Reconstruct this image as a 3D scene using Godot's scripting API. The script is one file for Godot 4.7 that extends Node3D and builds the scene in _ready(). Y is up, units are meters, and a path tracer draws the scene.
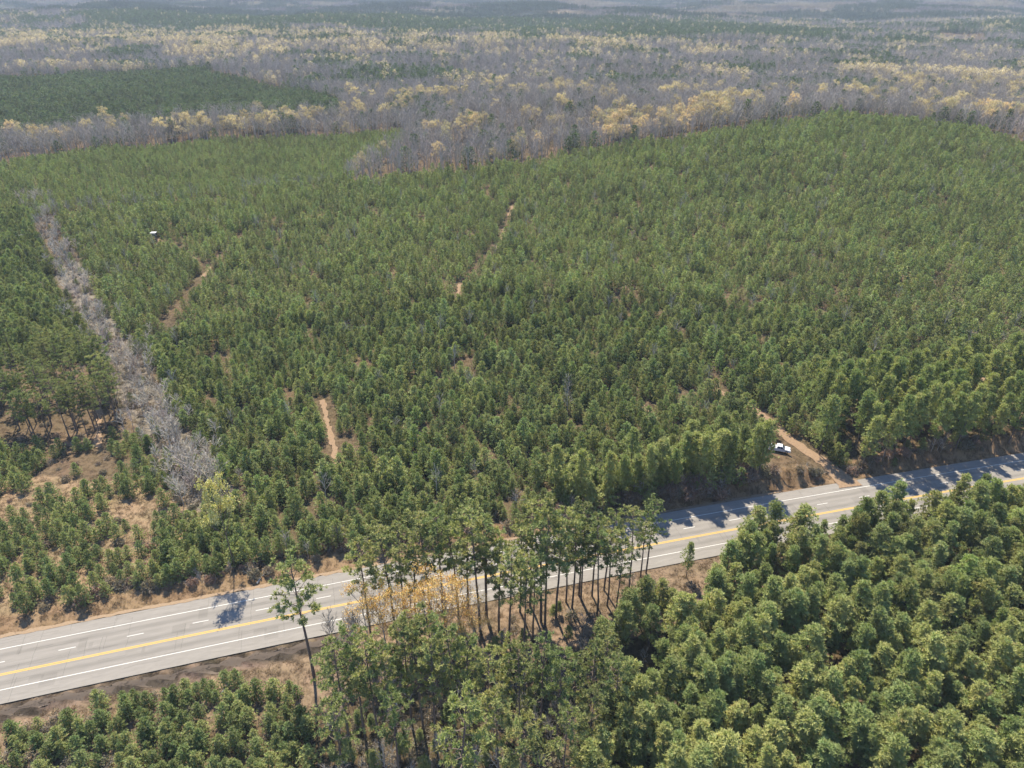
extends Node3D
# Young pine plantation seen from the air, crossed by a three-lane highway. x is to the side, d = -z is away from the viewpoint.

const FOCAL := 711.0
var cam: Camera3D
var rng := RandomNumberGenerator.new()
var n_big := FastNoiseLite.new()
var n_mid := FastNoiseLite.new()
var n_small := FastNoiseLite.new()
var M := {}
var V := PackedVector3Array()
var C := PackedColorArray()
var names := {}
var heaps := {}        # mesh key -> [transforms, colours]
var kinds := {}        # key -> Array of {trunk, crown} mesh variants
var trails := []       # [[PackedVector2Array, half width]]
var strip := PackedVector2Array()

# ---------------------------------------------------------------- ground
func road_d(x: float) -> float:
	var c := clampf(x, -190.0, 230.0)
	return 122.9 + 0.2715 * c - 0.00012 * c * c + (x - c) * (0.2715 - 0.00024 * c)

func road_q(x: float, d: float) -> float:      # metres beyond the far edge line
	return (d - road_d(x)) * 0.965

func ground(x: float, d: float) -> float:
	var q := road_q(x, d)
	var h := 0.0
	if q > 3.0:
		var far := smoothstep(8.0, 110.0, q)
		h += far * (n_big.get_noise_2d(x, d) * 7.0 + n_mid.get_noise_2d(x, d) * 1.4)
		var hx := (x - 300.0) / 300.0
		var hd := (d - 520.0) / 190.0
		h += far * 19.0 * exp(-hx * hx - hd * hd)
		var lx := (x + 260.0) / 240.0
		var ld := (d - 330.0) / 160.0
		h -= far * 4.0 * exp(-lx * lx - ld * ld)
		if d > 900.0:
			h += smoothstep(6000.0, 13000.0, d) * 75.0
			h += smoothstep(900.0, 3000.0, d) * (n_big.get_noise_2d(x * 0.35 + 900.0, d * 0.35) * 34.0 + 2.0)
		var bank := 0.5 + 2.5 * smoothstep(15.0, 45.0, x)
		bank *= 1.0 - smoothstep(11.0, 4.0, absf(x - 88.0 + (q - 5.0) * 0.45))
		h += bank * smoothstep(4.8, 6.5, q) - 0.35 * exp(-pow((q - 4.7) / 1.0, 2.0)) * (1.0 - smoothstep(9.0, 4.0, absf(x - 88.0)))
	elif q < -13.7:
		var near := smoothstep(-16.0, -60.0, q)
		h += near * (n_mid.get_noise_2d(x, d) * 1.6 - 0.8)
		h -= 0.75 * exp(-pow((q + 16.6) / 1.3, 2.0)) * smoothstep(-20.0, -34.0, x) + 0.25 * exp(-pow((q + 16.0) / 1.6, 2.0))
		h += 0.22 * n_small.get_noise_2d(x * 3.0, d * 3.0) * smoothstep(-14.2, -17.0, q)
	return h

func ray(px: float, py: float) -> Vector3:
	return cam.transform.basis * Vector3((px - 512.0) / FOCAL, -(py - 384.0) / FOCAL, -1.0)

func gp(px: float, py: float, off := 0.0) -> Vector2:   # where the sight line meets the ground raised by off: (x, d)
	var r := ray(px, py)
	var o := cam.position
	var t := 50.0
	var prev := t
	while t < 9000.0:
		var p := o + r * t
		if p.y < ground(p.x, -p.z) + off:
			break
		prev = t
		t *= 1.012
	for i in 12:
		var m := (prev + t) * 0.5
		var p := o + r * m
		if p.y < ground(p.x, -p.z) + off:
			t = m
		else:
			prev = m
	var e := o + r * t
	return Vector2(e.x, -e.z)

func poly(px: Array, off := 0.0) -> PackedVector2Array:
	var out := PackedVector2Array()
	for p in px:
		out.append(gp(p[0], p[1], off))
	return out

func inside(p: Vector2, pl: PackedVector2Array) -> bool:
	return Geometry2D.is_point_in_polygon(p, pl)

func line_dist(p: Vector2, l: PackedVector2Array) -> float:
	var best := 1e9
	for i in l.size() - 1:
		best = minf(best, p.distance_to(Geometry2D.get_closest_point_to_segment(p, l[i], l[i + 1])))
	return best

func seen(x: float, d: float, margin := 45.0) -> bool:     # roughly what this or a nearby viewpoint can see
	return d > 44.0 and absf(x) < d * 0.67 + 12.0 + margin

func at(p: Vector2, sink := 0.08) -> Vector3:
	return Vector3(p.x, ground(p.x, p.y) - sink, -p.y)

# ---------------------------------------------------------------- nodes
func numbered(called: String) -> String:
	var k: int = names.get(called, 0)
	names[called] = k + 1
	return called if k == 0 else "%s_%03d" % [called, k]

func tag(o: Node, label: String, category := "", group := "", kind := "") -> void:
	if label: o.set_meta("label", label)
	if category: o.set_meta("category", category)
	if group: o.set_meta("group", group)
	if kind: o.set_meta("kind", kind)

func inst(called: String, mesh: Mesh, mat: Material, parent: Node) -> MeshInstance3D:
	var o := MeshInstance3D.new()
	o.name = numbered(called) if parent == self else called
	o.mesh = mesh
	if mat: o.material_override = mat
	parent.add_child(o, true)
	return o

func base(called: String, where: Vector3, label: String, category: String, group := "") -> Node3D:
	var o := Node3D.new()
	o.name = numbered(called)
	o.position = where
	add_child(o)
	tag(o, label, category, group)
	return o

# ---------------------------------------------------------------- mesh pieces
func start() -> void:
	V = PackedVector3Array()
	C = PackedColorArray()

func tri(a: Vector3, b: Vector3, c: Vector3, col: Color) -> void:
	V.append(a); V.append(b); V.append(c)
	C.append(col); C.append(col); C.append(col)

func quad(a: Vector3, b: Vector3, c: Vector3, d: Vector3, col: Color) -> void:
	tri(a, b, c, col); tri(a, c, d, col)

func rdir() -> Vector3:
	var z := rng.randf_range(-1, 1)
	var a := rng.randf() * TAU
	var s := sqrt(1.0 - z * z)
	return Vector3(s * cos(a), z, s * sin(a))

func blade(p: Vector3, dir: Vector3, length: float, w: float, col: Color) -> void:
	var s := dir.cross(rdir()).normalized() * w * 0.5
	tri(p - s, p + s, p + dir * length, col)

func frond(p: Vector3, dir: Vector3, face: Vector3, length: float, w: float, col: Color) -> void:
	var s := dir.cross((face + rdir() * 0.55).normalized()).normalized() * w * 0.5
	var m := p + dir * length * 0.4
	tri(p, m + s, p + dir * length, col)
	tri(p, p + dir * length, m - s, col)

func tuft(p: Vector3, dir: Vector3, n: int, length: float, w: float, col: Color, spread := 0.9) -> void:
	for i in n:
		var d := (dir + rdir() * spread).normalized()
		frond(p, d, (dir + Vector3.UP * 0.4).normalized(), length * rng.randf_range(0.75, 1.2), w * rng.randf_range(0.7, 1.3), col)

func tube(a: Vector3, b: Vector3, ra: float, rb: float, sides: int, col: Color) -> void:
	var ax := (b - a).normalized()
	var u := ax.cross(Vector3.RIGHT if absf(ax.x) < 0.7 else Vector3.FORWARD).normalized()
	var w := ax.cross(u)
	for i in sides:
		var t0 := TAU * i / sides
		var t1 := TAU * (i + 1) / sides
		var o0 := u * cos(t0) + w * sin(t0)
		var o1 := u * cos(t1) + w * sin(t1)
		quad(a + o0 * ra, b + o0 * rb, b + o1 * rb, a + o1 * ra, col)

func finish() -> ArrayMesh:
	var arr := []
	arr.resize(Mesh.ARRAY_MAX)
	arr[Mesh.ARRAY_VERTEX] = V
	arr[Mesh.ARRAY_COLOR] = C
	var m := ArrayMesh.new()
	m.add_surface_from_arrays(Mesh.PRIMITIVE_TRIANGLES, arr)
	return m

func joined(parts: Array, mats: Array) -> ArrayMesh:
	var m := ArrayMesh.new()
	for i in parts.size():
		m.add_surface_from_arrays(Mesh.PRIMITIVE_TRIANGLES, parts[i].surface_get_arrays(0))
		m.surface_set_material(i, mats[i])
	return m

func shade(c: Color, by := 0.25) -> Color:     # one tuft differs a little from the next
	var k := 1.0 + rng.randf_range(-by, by)
	return Color(c.r * k * (1.0 + rng.randf_range(-0.12, 0.12)), c.g * k, c.b * k * (1.0 + rng.randf_range(-0.15, 0.15)))

# ---------------------------------------------------------------- trees (white-based vertex colours; the material carries the hue)
const W := Color(1, 1, 1)

func make_trunk(h: float, r: float, lean: Vector3, top := 0.95, sides := 6) -> ArrayMesh:
	start()
	var steps := 5
	var prev := Vector3(0, -0.3, 0)
	for i in range(1, steps + 1):
		var t := float(i) / steps
		var p := Vector3(0, h * top * t, 0) + lean * t * t + Vector3(rng.randf_range(-1, 1), 0, rng.randf_range(-1, 1)) * h * 0.004
		tube(prev, p, r * (1.0 - 0.78 * (t - 1.0 / steps)), r * (1.0 - 0.78 * t), sides, shade(W, 0.12))
		prev = p
	return finish()

func young_pine() -> Dictionary:
	var h := 6.6
	var rad := rng.randf_range(2.2, 2.6)
	var trunk := make_trunk(h, 0.10, Vector3(rng.randf_range(-0.2, 0.2), 0, rng.randf_range(-0.2, 0.2)), 0.93, 5)
	start()
	var levels := 11
	var a := rng.randf() * TAU
	for l in levels:
		var t := (l + 0.7) / levels
		var r := rad * pow(1.0 - t * 0.97, 0.55) * (0.7 + 0.3 * smoothstep(0.0, 0.25, t))
		var nb := int(lerpf(8.0, 4.0, t))
		for b in nb:
			a += TAU / nb + rng.randf_range(-0.3, 0.3)
			var up := lerpf(0.15, 1.0, t) + rng.randf_range(-0.15, 0.2)
			var dir := Vector3(cos(a), up, sin(a)).normalized()
			var len_ := r * rng.randf_range(0.72, 1.22)
			var o := Vector3(0, h * t * 0.93, 0)
			var col := shade(W, 0.22)
			for f in [0.35, 0.68, 1.0]:
				var p: Vector3 = o + dir * len_ * f + rdir() * 0.14
				tuft(p, (dir + Vector3.UP * 0.6).normalized(), 9, 0.52, 0.14, shade(col, 0.12), 1.0)
	tuft(Vector3(0, h * 0.92, 0), Vector3.UP, 10, 0.7, 0.14, W, 0.6)
	return {"trunk": trunk, "crown": finish(), "h": h}

func far_pine(needles: Material) -> ArrayMesh:                  # the young pine as it reads from a few hundred metres: fewer, broader sprays
	var h := 6.6
	start()
	tube(Vector3(0, -0.3, 0), Vector3(0, h * 0.9, 0), 0.1, 0.03, 3, W)
	var stem := finish()
	start()
	var rad := rng.randf_range(2.2, 2.6)
	var a := rng.randf() * TAU
	for l in 9:
		var t := (l + 0.7) / 9.0
		var r := rad * pow(1.0 - t * 0.97, 0.55) * (0.7 + 0.3 * smoothstep(0.0, 0.25, t))
		var nb := int(lerpf(7.0, 4.0, t))
		for b in nb:
			a += TAU / nb + rng.randf_range(-0.3, 0.3)
			var dir := Vector3(cos(a), lerpf(0.15, 1.0, t) + rng.randf_range(-0.15, 0.2), sin(a)).normalized()
			var len_ := r * rng.randf_range(0.72, 1.22)
			var col := shade(W, 0.22)
			for f in [0.55, 1.0]:
				tuft(Vector3(0, h * t * 0.93, 0) + dir * len_ * f, (dir + Vector3.UP * 0.6).normalized(), 5, 0.62, 0.24, shade(col, 0.12), 1.0)
	tuft(Vector3(0, h * 0.9, 0), Vector3.UP, 4, 0.9, 0.3, W, 0.6)
	return joined([stem, finish()], [M.bark, needles])

func far_hardwood(leafy: bool) -> ArrayMesh:
	var h := 17.0
	start()
	tube(Vector3(0, -0.3, 0), Vector3(0, h * 0.8, 0), 0.22, 0.06, 3, W)
	for b in 60:
		var t := rng.randf()
		var d := rdir()
		d.y = absf(d.y) + 0.35
		d = d.normalized()
		var r := 3.6 * sin(PI * (0.15 + 0.8 * t))
		var p := Vector3(d.x * r * 0.55, h * lerpf(0.35, 0.85, t), d.z * r * 0.55)
		blade(p, (d + Vector3.UP * 0.4).normalized(), rng.randf_range(1.6, 3.2), 0.16, shade(W, 0.25))
	var stem := finish()
	start()
	if leafy:
		for b in 120:
			var t := rng.randf()
			var d := rdir()
			var r := 3.6 * sin(PI * (0.2 + 0.75 * t)) * sqrt(rng.randf())
			var p := Vector3(d.x * r, h * lerpf(0.42, 1.0, t), d.z * r)
			frond(p, d, Vector3.UP, 0.8, 0.55, shade(W, 0.2))
	return joined([stem, finish()], [M.grey_bark, M.yellow]) if leafy else joined([stem], [M.grey_bark])

func stand_pine() -> Dictionary:
	var h := 14.0
	var lean := Vector3(rng.randf_range(-0.5, 0.5), 0, rng.randf_range(-0.5, 0.5))
	var trunk := make_trunk(h, 0.17, lean)
	start()
	var zb := h * 0.28
	var rad := rng.randf_range(2.7, 3.3)
	var a := rng.randf() * TAU
	var n := 56
	var lop := rng.randf() * TAU
	for b in n:
		var t := (b + rng.randf()) / n
		a += 2.4 + rng.randf_range(-0.5, 0.5)
		var r := rad * pow(maxf(0.0, 1.0 - t * 0.98), 0.6) * (0.55 + 0.45 * smoothstep(0.0, 0.3, t)) * rng.randf_range(0.5, 1.38) * (1.0 + 0.3 * sin(a + lop))
		var z := lerpf(zb, h, t)
		var dir := Vector3(cos(a), 0.35 + 0.5 * t, sin(a)).normalized()
		var o := Vector3(0, z, 0) + lean * pow(z / h, 2.0)
		var e := o + dir * r
		var col := shade(W, 0.22)
		for k in 9:
			var p := o.lerp(e, sqrt(rng.randf_range(0.12, 1.0))) + rdir() * Vector3(0.6, 0.42, 0.6)
			tuft(p, (dir * 0.7 + Vector3.UP * 0.7).normalized(), 11, 0.58, 0.11, shade(col, 0.16), 1.0)
	return {"trunk": trunk, "crown": finish(), "h": h}

func tall_pine(open := 1.0) -> Dictionary:
	var h := 26.0
	var lean := Vector3(rng.randf_range(-1.0, 1.0), 0, rng.randf_range(-1.0, 1.0))
	start()
	var trunk := make_trunk(h, 0.22, lean, 0.97, 8)
	V = trunk.surface_get_arrays(0)[Mesh.ARRAY_VERTEX]
	C = trunk.surface_get_arrays(0)[Mesh.ARRAY_COLOR]
	var zb := h * rng.randf_range(0.5, 0.62)
	var rad := rng.randf_range(2.9, 3.8)
	var a := rng.randf() * TAU
	var ends := []
	var n := int(30 * open)
	for b in n:
		var t := (b + rng.randf()) / n
		a += 2.4 + rng.randf_range(-0.7, 0.7)
		var r := rad * (0.45 + 0.75 * sin(PI * clampf(0.12 + t * 0.86, 0, 1))) * rng.randf_range(0.5, 1.15) * 0.95
		var z := lerpf(zb, h * 0.985, t)
		var dir := Vector3(cos(a), 0.1 + 0.55 * t, sin(a)).normalized()
		var o := Vector3(0, z - r * 0.2, 0) + lean * pow(z / h, 2.0)
		tube(o, o + dir * r, 0.06, 0.02, 3, W)
		ends.append([o, o + dir * r, dir])
	for s in 9:                                            # dead stubs below the crown
		var z := lerpf(h * 0.2, zb, rng.randf())
		var d := Vector3(cos(s * 2.4), 0.1, sin(s * 2.4)).normalized()
		tube(Vector3(0, z, 0), Vector3(0, z, 0) + d * rng.randf_range(0.4, 1.3), 0.03, 0.01, 3, W)
	trunk = finish()
	start()
	for e in ends:
		var col := shade(W, 0.22)
		for k in 13:
			var p: Vector3 = e[0].lerp(e[1], sqrt(rng.randf_range(0.2, 1.0))) + rdir() * Vector3(0.75, 0.42, 0.75) * rng.randf()
			tuft(p, (e[2] * 0.6 + Vector3.UP * 0.6).normalized(), 10, 0.52, 0.12, shade(col, 0.16), 1.0)
	return {"trunk": trunk, "crown": finish(), "h": h}

func twigs(p: Vector3, dir: Vector3, length: float, r: float, depth: int, ends: Array) -> void:
	var e := p + dir * length
	if depth == 0:
		blade(p, dir, length, r * 2.2, shade(W, 0.2))
		ends.append(e)
		return
	tube(p, e, r, r * 0.55, 3, shade(W, 0.15))
	var n := 4 if depth > 1 else 5
	for i in n:
		var d := (dir + rdir() * 0.75 + Vector3.UP * 0.25).normalized()
		twigs(p.lerp(e, rng.randf_range(0.45, 1.0)), d, length * rng.randf_range(0.5, 0.75), r * 0.5, depth - 1, ends)

func hardwood(leafy: float, leaf := 0.34, slim := 1.0, h := 17.0, per := 7) -> Dictionary:
	start()
	var ends := []
	var top := h * 0.55
	var lean := Vector3(rng.randf_range(-0.6, 0.6), 0, rng.randf_range(-0.6, 0.6))
	tube(Vector3(0, -0.3, 0), Vector3(0, top * 0.5, 0) + lean * 0.4, 0.20 * slim, 0.16 * slim, 5, W)
	tube(Vector3(0, top * 0.5, 0) + lean * 0.4, Vector3(0, h * 0.85, 0) + lean, 0.16 * slim, 0.04, 5, W)
	for b in 10:
		var t := 0.38 + 0.58 * b / 10.0
		var a := b * 2.4 + rng.randf_range(-0.4, 0.4)
		var dir := Vector3(cos(a), 1.0 + t * 0.8, sin(a)).normalized()
		twigs(Vector3(0, h * t * 0.85, 0) + lean * t, dir, h * 0.22 * (1.25 - t * 0.6) * rng.randf_range(0.8, 1.15), 0.075, 2, ends)
	var trunk := finish()
	start()
	if leafy > 0.0:
		for e in ends:
			if rng.randf() > leafy: continue
			var col := shade(W, 0.2)
			for k in per:
				var d := rdir()
				var p: Vector3 = e + rdir() * rng.randf() * 0.9
				var s := d.cross(rdir()).normalized() * leaf * 0.5
				tri(p - s, p + s, p + d * leaf, shade(col, 0.1))
	return {"trunk": trunk, "crown": finish() if leafy > 0.0 else null, "h": h}

func shrub(leafy: bool) -> Dictionary:
	start()
	var h := 2.2
	for i in 46:
		var d := (rdir() + Vector3.UP * 1.1).normalized()
		var l := h * rng.randf_range(0.5, 1.0)
		var o := Vector3(rng.randf_range(-0.25, 0.25), -0.1, rng.randf_range(-0.25, 0.25))
		blade(o, d, l, 0.06, shade(W, 0.2))
		for k in 4:
			var p := o + d * l * rng.randf_range(0.45, 0.9)
			blade(p, (d + rdir() * 0.8).normalized(), l * 0.4, 0.04, shade(W, 0.2))
	var stems := finish()
	start()
	for i in (180 if leafy else 70):
		var d := rdir()
		var p := Vector3(d.x * 1.2, absf(d.y) * 1.8 + 0.15, d.z * 1.2) * rng.randf_range(0.55, 1.05)
		tuft(p, (d + Vector3.UP * 0.4).normalized(), 5, 0.34, 0.13, shade(W, 0.25), 1.0)
	return {"trunk": stems, "crown": finish(), "h": h}

func grass_tuft() -> ArrayMesh:
	start()
	for i in 26:
		var o := Vector3(rng.randf_range(-0.35, 0.35), -0.03, rng.randf_range(-0.35, 0.35))
		blade(o, (Vector3.UP + rdir() * 0.55).normalized(), rng.randf_range(0.35, 0.9), 0.05, shade(W, 0.25))
	return finish()

func patch(pine: bool) -> Array:               # a 45 m square of far-off wood, each crown a loose cluster of faces
	start()
	for i in 34:
		var c := Vector3(rng.randf_range(-23, 23), 0, rng.randf_range(-23, 23))
		var h := rng.randf_range(11, 17)
		tube(c, c + Vector3(0, h * 0.8, 0), 0.25, 0.1, 3, W)
		var col := shade(W, 0.3)
		for k in (70 if pine else 80):
			var t := rng.randf()
			var r := 3.4 * pow(1.0 - t, 0.5) if pine else 4.2 * sin(PI * (0.15 + t * 0.8))
			var d := rdir()
			var p := c + Vector3(d.x * r, h * lerpf(0.35, 1.0, t), d.z * r)
			blade(p, (d + Vector3.UP * 0.5).normalized(), rng.randf_range(1.0, 1.7), 0.75 if pine else 0.4, shade(col, 0.15))
	return [finish()]

# ---------------------------------------------------------------- materials
func lin(r: float, g: float, b: float) -> Color:
	return Color(r, g, b).linear_to_srgb()

func mat(col: Color, rough := 0.9, through := Color(0, 0, 0)) -> StandardMaterial3D:
	var m := StandardMaterial3D.new()
	m.albedo_color = col
	m.roughness = rough
	m.metallic_specular = 0.3
	m.vertex_color_use_as_albedo = true
	m.cull_mode = BaseMaterial3D.CULL_DISABLED
	if through != Color(0, 0, 0):
		m.backlight_enabled = true
		m.backlight = through
	return m

func noise_texture(size: int, seed_: int, lo: float, hi: float, freqs: Array, squash := Vector2(1, 1)) -> ImageTexture:
	var im := Image.create(size, size, false, Image.FORMAT_RGB8)
	var ns := []
	for f in freqs:
		var n := FastNoiseLite.new()
		n.seed = seed_ + ns.size() * 7
		n.frequency = f
		n.fractal_octaves = 2
		ns.append(n)
	for y in size:
		for x in size:
			var v := 0.0
			var wgt := 0.0
			for i in ns.size():
				v += ns[i].get_noise_2d(x * squash.x, y * squash.y) / (1 + i * 0.4)
				wgt += 1.0 / (1 + i * 0.4)
			v = clampf(0.5 + v / wgt * 1.3, 0, 1)
			var g := lerpf(lo, hi, v)
			im.set_pixel(x, y, Color(g, g, g).linear_to_srgb())
	return ImageTexture.create_from_image(im)

func make_materials() -> void:
	var leaf := Color(0.76, 0.82, 0.48)
	M.young = mat(lin(0.196, 0.228, 0.086), 0.7, leaf)
	M.stand = mat(lin(0.248, 0.276, 0.102), 0.7, leaf)
	M.tall = mat(lin(0.212, 0.232, 0.088), 0.7, leaf)
	M.bark = mat(lin(0.11, 0.085, 0.07), 0.95)
	M.grey_bark = mat(lin(0.285, 0.258, 0.222), 0.95)
	M.pale_bark = mat(lin(0.44, 0.39, 0.32), 0.95)
	M.yellow = mat(lin(0.50, 0.425, 0.25), 0.8, Color(0.75, 0.7, 0.45))
	M.orange = mat(lin(0.62, 0.45, 0.17), 0.8, Color(0.8, 0.65, 0.35))
	M.lime_pine = mat(lin(0.245, 0.27, 0.10), 0.8, leaf)
	M.lime = mat(lin(0.52, 0.48, 0.21), 0.8, Color(0.75, 0.75, 0.4))
	M.russet = mat(lin(0.20, 0.145, 0.10), 0.9, Color(0.6, 0.5, 0.4))
	M.brush = mat(lin(0.17, 0.145, 0.09), 0.9, Color(0.5, 0.5, 0.3))
	M.straw = mat(lin(0.23, 0.17, 0.10), 0.9, Color(0.6, 0.55, 0.4))
	M.far_wood = mat(lin(0.22, 0.195, 0.165), 0.95)
	M.far_pine = mat(lin(0.085, 0.11, 0.06), 0.9)
	M.mature = mat(lin(0.095, 0.125, 0.062), 0.75, leaf)
	for k in ["young", "stand", "tall", "grey_bark", "yellow", "brush", "russet"]:      # a few tones of each for the single trees
		var tones := []
		for i in 5:
			var m: StandardMaterial3D = M[k].duplicate()
			var f: float = [0.78, 0.9, 1.0, 1.1, 1.22][i]
			var c: Color = M[k].albedo_color.srgb_to_linear()
			m.albedo_color = Color(c.r * f * [1.0, 0.93, 1.0, 1.08, 1.1][i], c.g * f, c.b * f).linear_to_srgb()
			tones.append(m)
		M[k + "_tones"] = tones

# ---------------------------------------------------------------- placing
func heap(key: String, t: Transform3D, tint: Color) -> void:
	if not heaps.has(key): heaps[key] = [[], PackedColorArray()]
	heaps[key][0].append(t)
	heaps[key][1].append(tint)

func pour(key: String, called: String, mesh: Mesh, parent: Node, mat_: Material = null) -> void:
	if not heaps.has(key): return
	var mm := MultiMesh.new()
	mm.transform_format = MultiMesh.TRANSFORM_3D
	mm.use_colors = true
	mm.mesh = mesh
	mm.instance_count = heaps[key][0].size()
	for i in mm.instance_count:
		mm.set_instance_transform(i, heaps[key][0][i])
		mm.set_instance_color(i, heaps[key][1][i])
	var o := MultiMeshInstance3D.new()
	o.name = called
	o.multimesh = mm
	if mat_: o.material_override = mat_
	parent.add_child(o, true)

func pose(p: Vector2, scale: float, wide := 1.0, tilt := 0.03) -> Transform3D:
	var b := Basis(Vector3.UP, rng.randf() * TAU)
	b = Basis(Vector3(1, 0, 0), rng.randf_range(-tilt, tilt)) * Basis(Vector3(0, 0, 1), rng.randf_range(-tilt, tilt)) * b
	return Transform3D(b.scaled_local(Vector3(scale * wide, scale, scale * wide)), at(p))

func tree(called: String, kind: String, t: Transform3D, bark: Material, crown: Material, label: String, category: String, group := "", variant := -1) -> Node3D:
	var ks: Array = kinds[kind]
	var k: Dictionary = ks[variant if variant >= 0 else rng.randi() % ks.size()]
	var o := base(called, t.origin, label, category, group)
	o.transform = t
	inst("trunk", k.trunk, bark, o)
	if k.crown: inst("crown", k.crown, crown, o)
	return o

func tone(k: String) -> Material:
	return M[k + "_tones"][rng.randi() % 5]

func strip_mesh(pts: PackedVector2Array, widths: Array, lift: float, cols: int, ragged: float) -> ArrayMesh:
	# a sheet laid along a line on the ground
	var st := SurfaceTool.new()
	st.begin(Mesh.PRIMITIVE_TRIANGLES)
	var curve := Curve2D.new()
	for i in pts.size():
		var tan_ := (pts[mini(i + 1, pts.size() - 1)] - pts[maxi(i - 1, 0)]) / 6.0
		curve.add_point(pts[i], -tan_, tan_)
	var total := curve.get_baked_length()
	var n := int(total / 1.2) + 1
	for i in n + 1:
		var s := total * i / n
		var p := curve.sample_baked(s)
		var nx := curve.sample_baked(minf(s + 0.5, total)) - curve.sample_baked(maxf(s - 0.5, 0.0))
		var side := Vector2(-nx.y, nx.x).normalized()
		var f := float(i) / n * (widths.size() - 1)
		var w: float = lerpf(widths[int(f)], widths[mini(int(f) + 1, widths.size() - 1)], f - int(f))
		for j in cols + 1:
			var u := float(j) / cols - 0.5
			var e := ragged * n_small.get_noise_2d(s * 9.0 + j * 50.0, j * 30.0) if j == 0 or j == cols else 0.0
			var q := p + side * (u * w + e * signf(u))
			st.set_uv(Vector2(u * w, s))
			st.set_color(W)
			st.add_vertex(Vector3(q.x, ground(q.x, q.y) + lift, -q.y))
	for i in n:
		for j in cols:
			var a := i * (cols + 1) + j
			var b := a + cols + 1
			for k in [a, a + 1, b, b, a + 1, b + 1]: st.add_index(k)
	st.generate_normals()
	return st.commit()

func road_point(x: float, q: float, y: float) -> Vector3:
	var sl := (road_d(x + 1.0) - road_d(x - 1.0)) * 0.5
	var nn := Vector2(-sl, 1.0).normalized()
	return Vector3(x + nn.x * q, y, -(road_d(x) + nn.y * q))

func road_strip(x0: float, x1: float, q0: float, q1: float, y: float, step: float, cols := 1) -> ArrayMesh:
	var st := SurfaceTool.new()
	st.begin(Mesh.PRIMITIVE_TRIANGLES)
	var n := maxi(1, int(ceil((x1 - x0) / step)))
	for i in n + 1:
		var x := lerpf(x0, x1, float(i) / n)
		for j in cols + 1:
			var q := lerpf(q0, q1, float(j) / cols)
			st.set_uv(Vector2(q, x * 1.036))
			st.set_color(W)
			st.add_vertex(road_point(x, q, y))
	for i in n:
		for j in cols:
			var a := i * (cols + 1) + j
			var b := a + cols + 1
			for k in [a, b, a + 1, b, b + 1, a + 1]: st.add_index(k)
	st.generate_normals()
	return st.commit()

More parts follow.
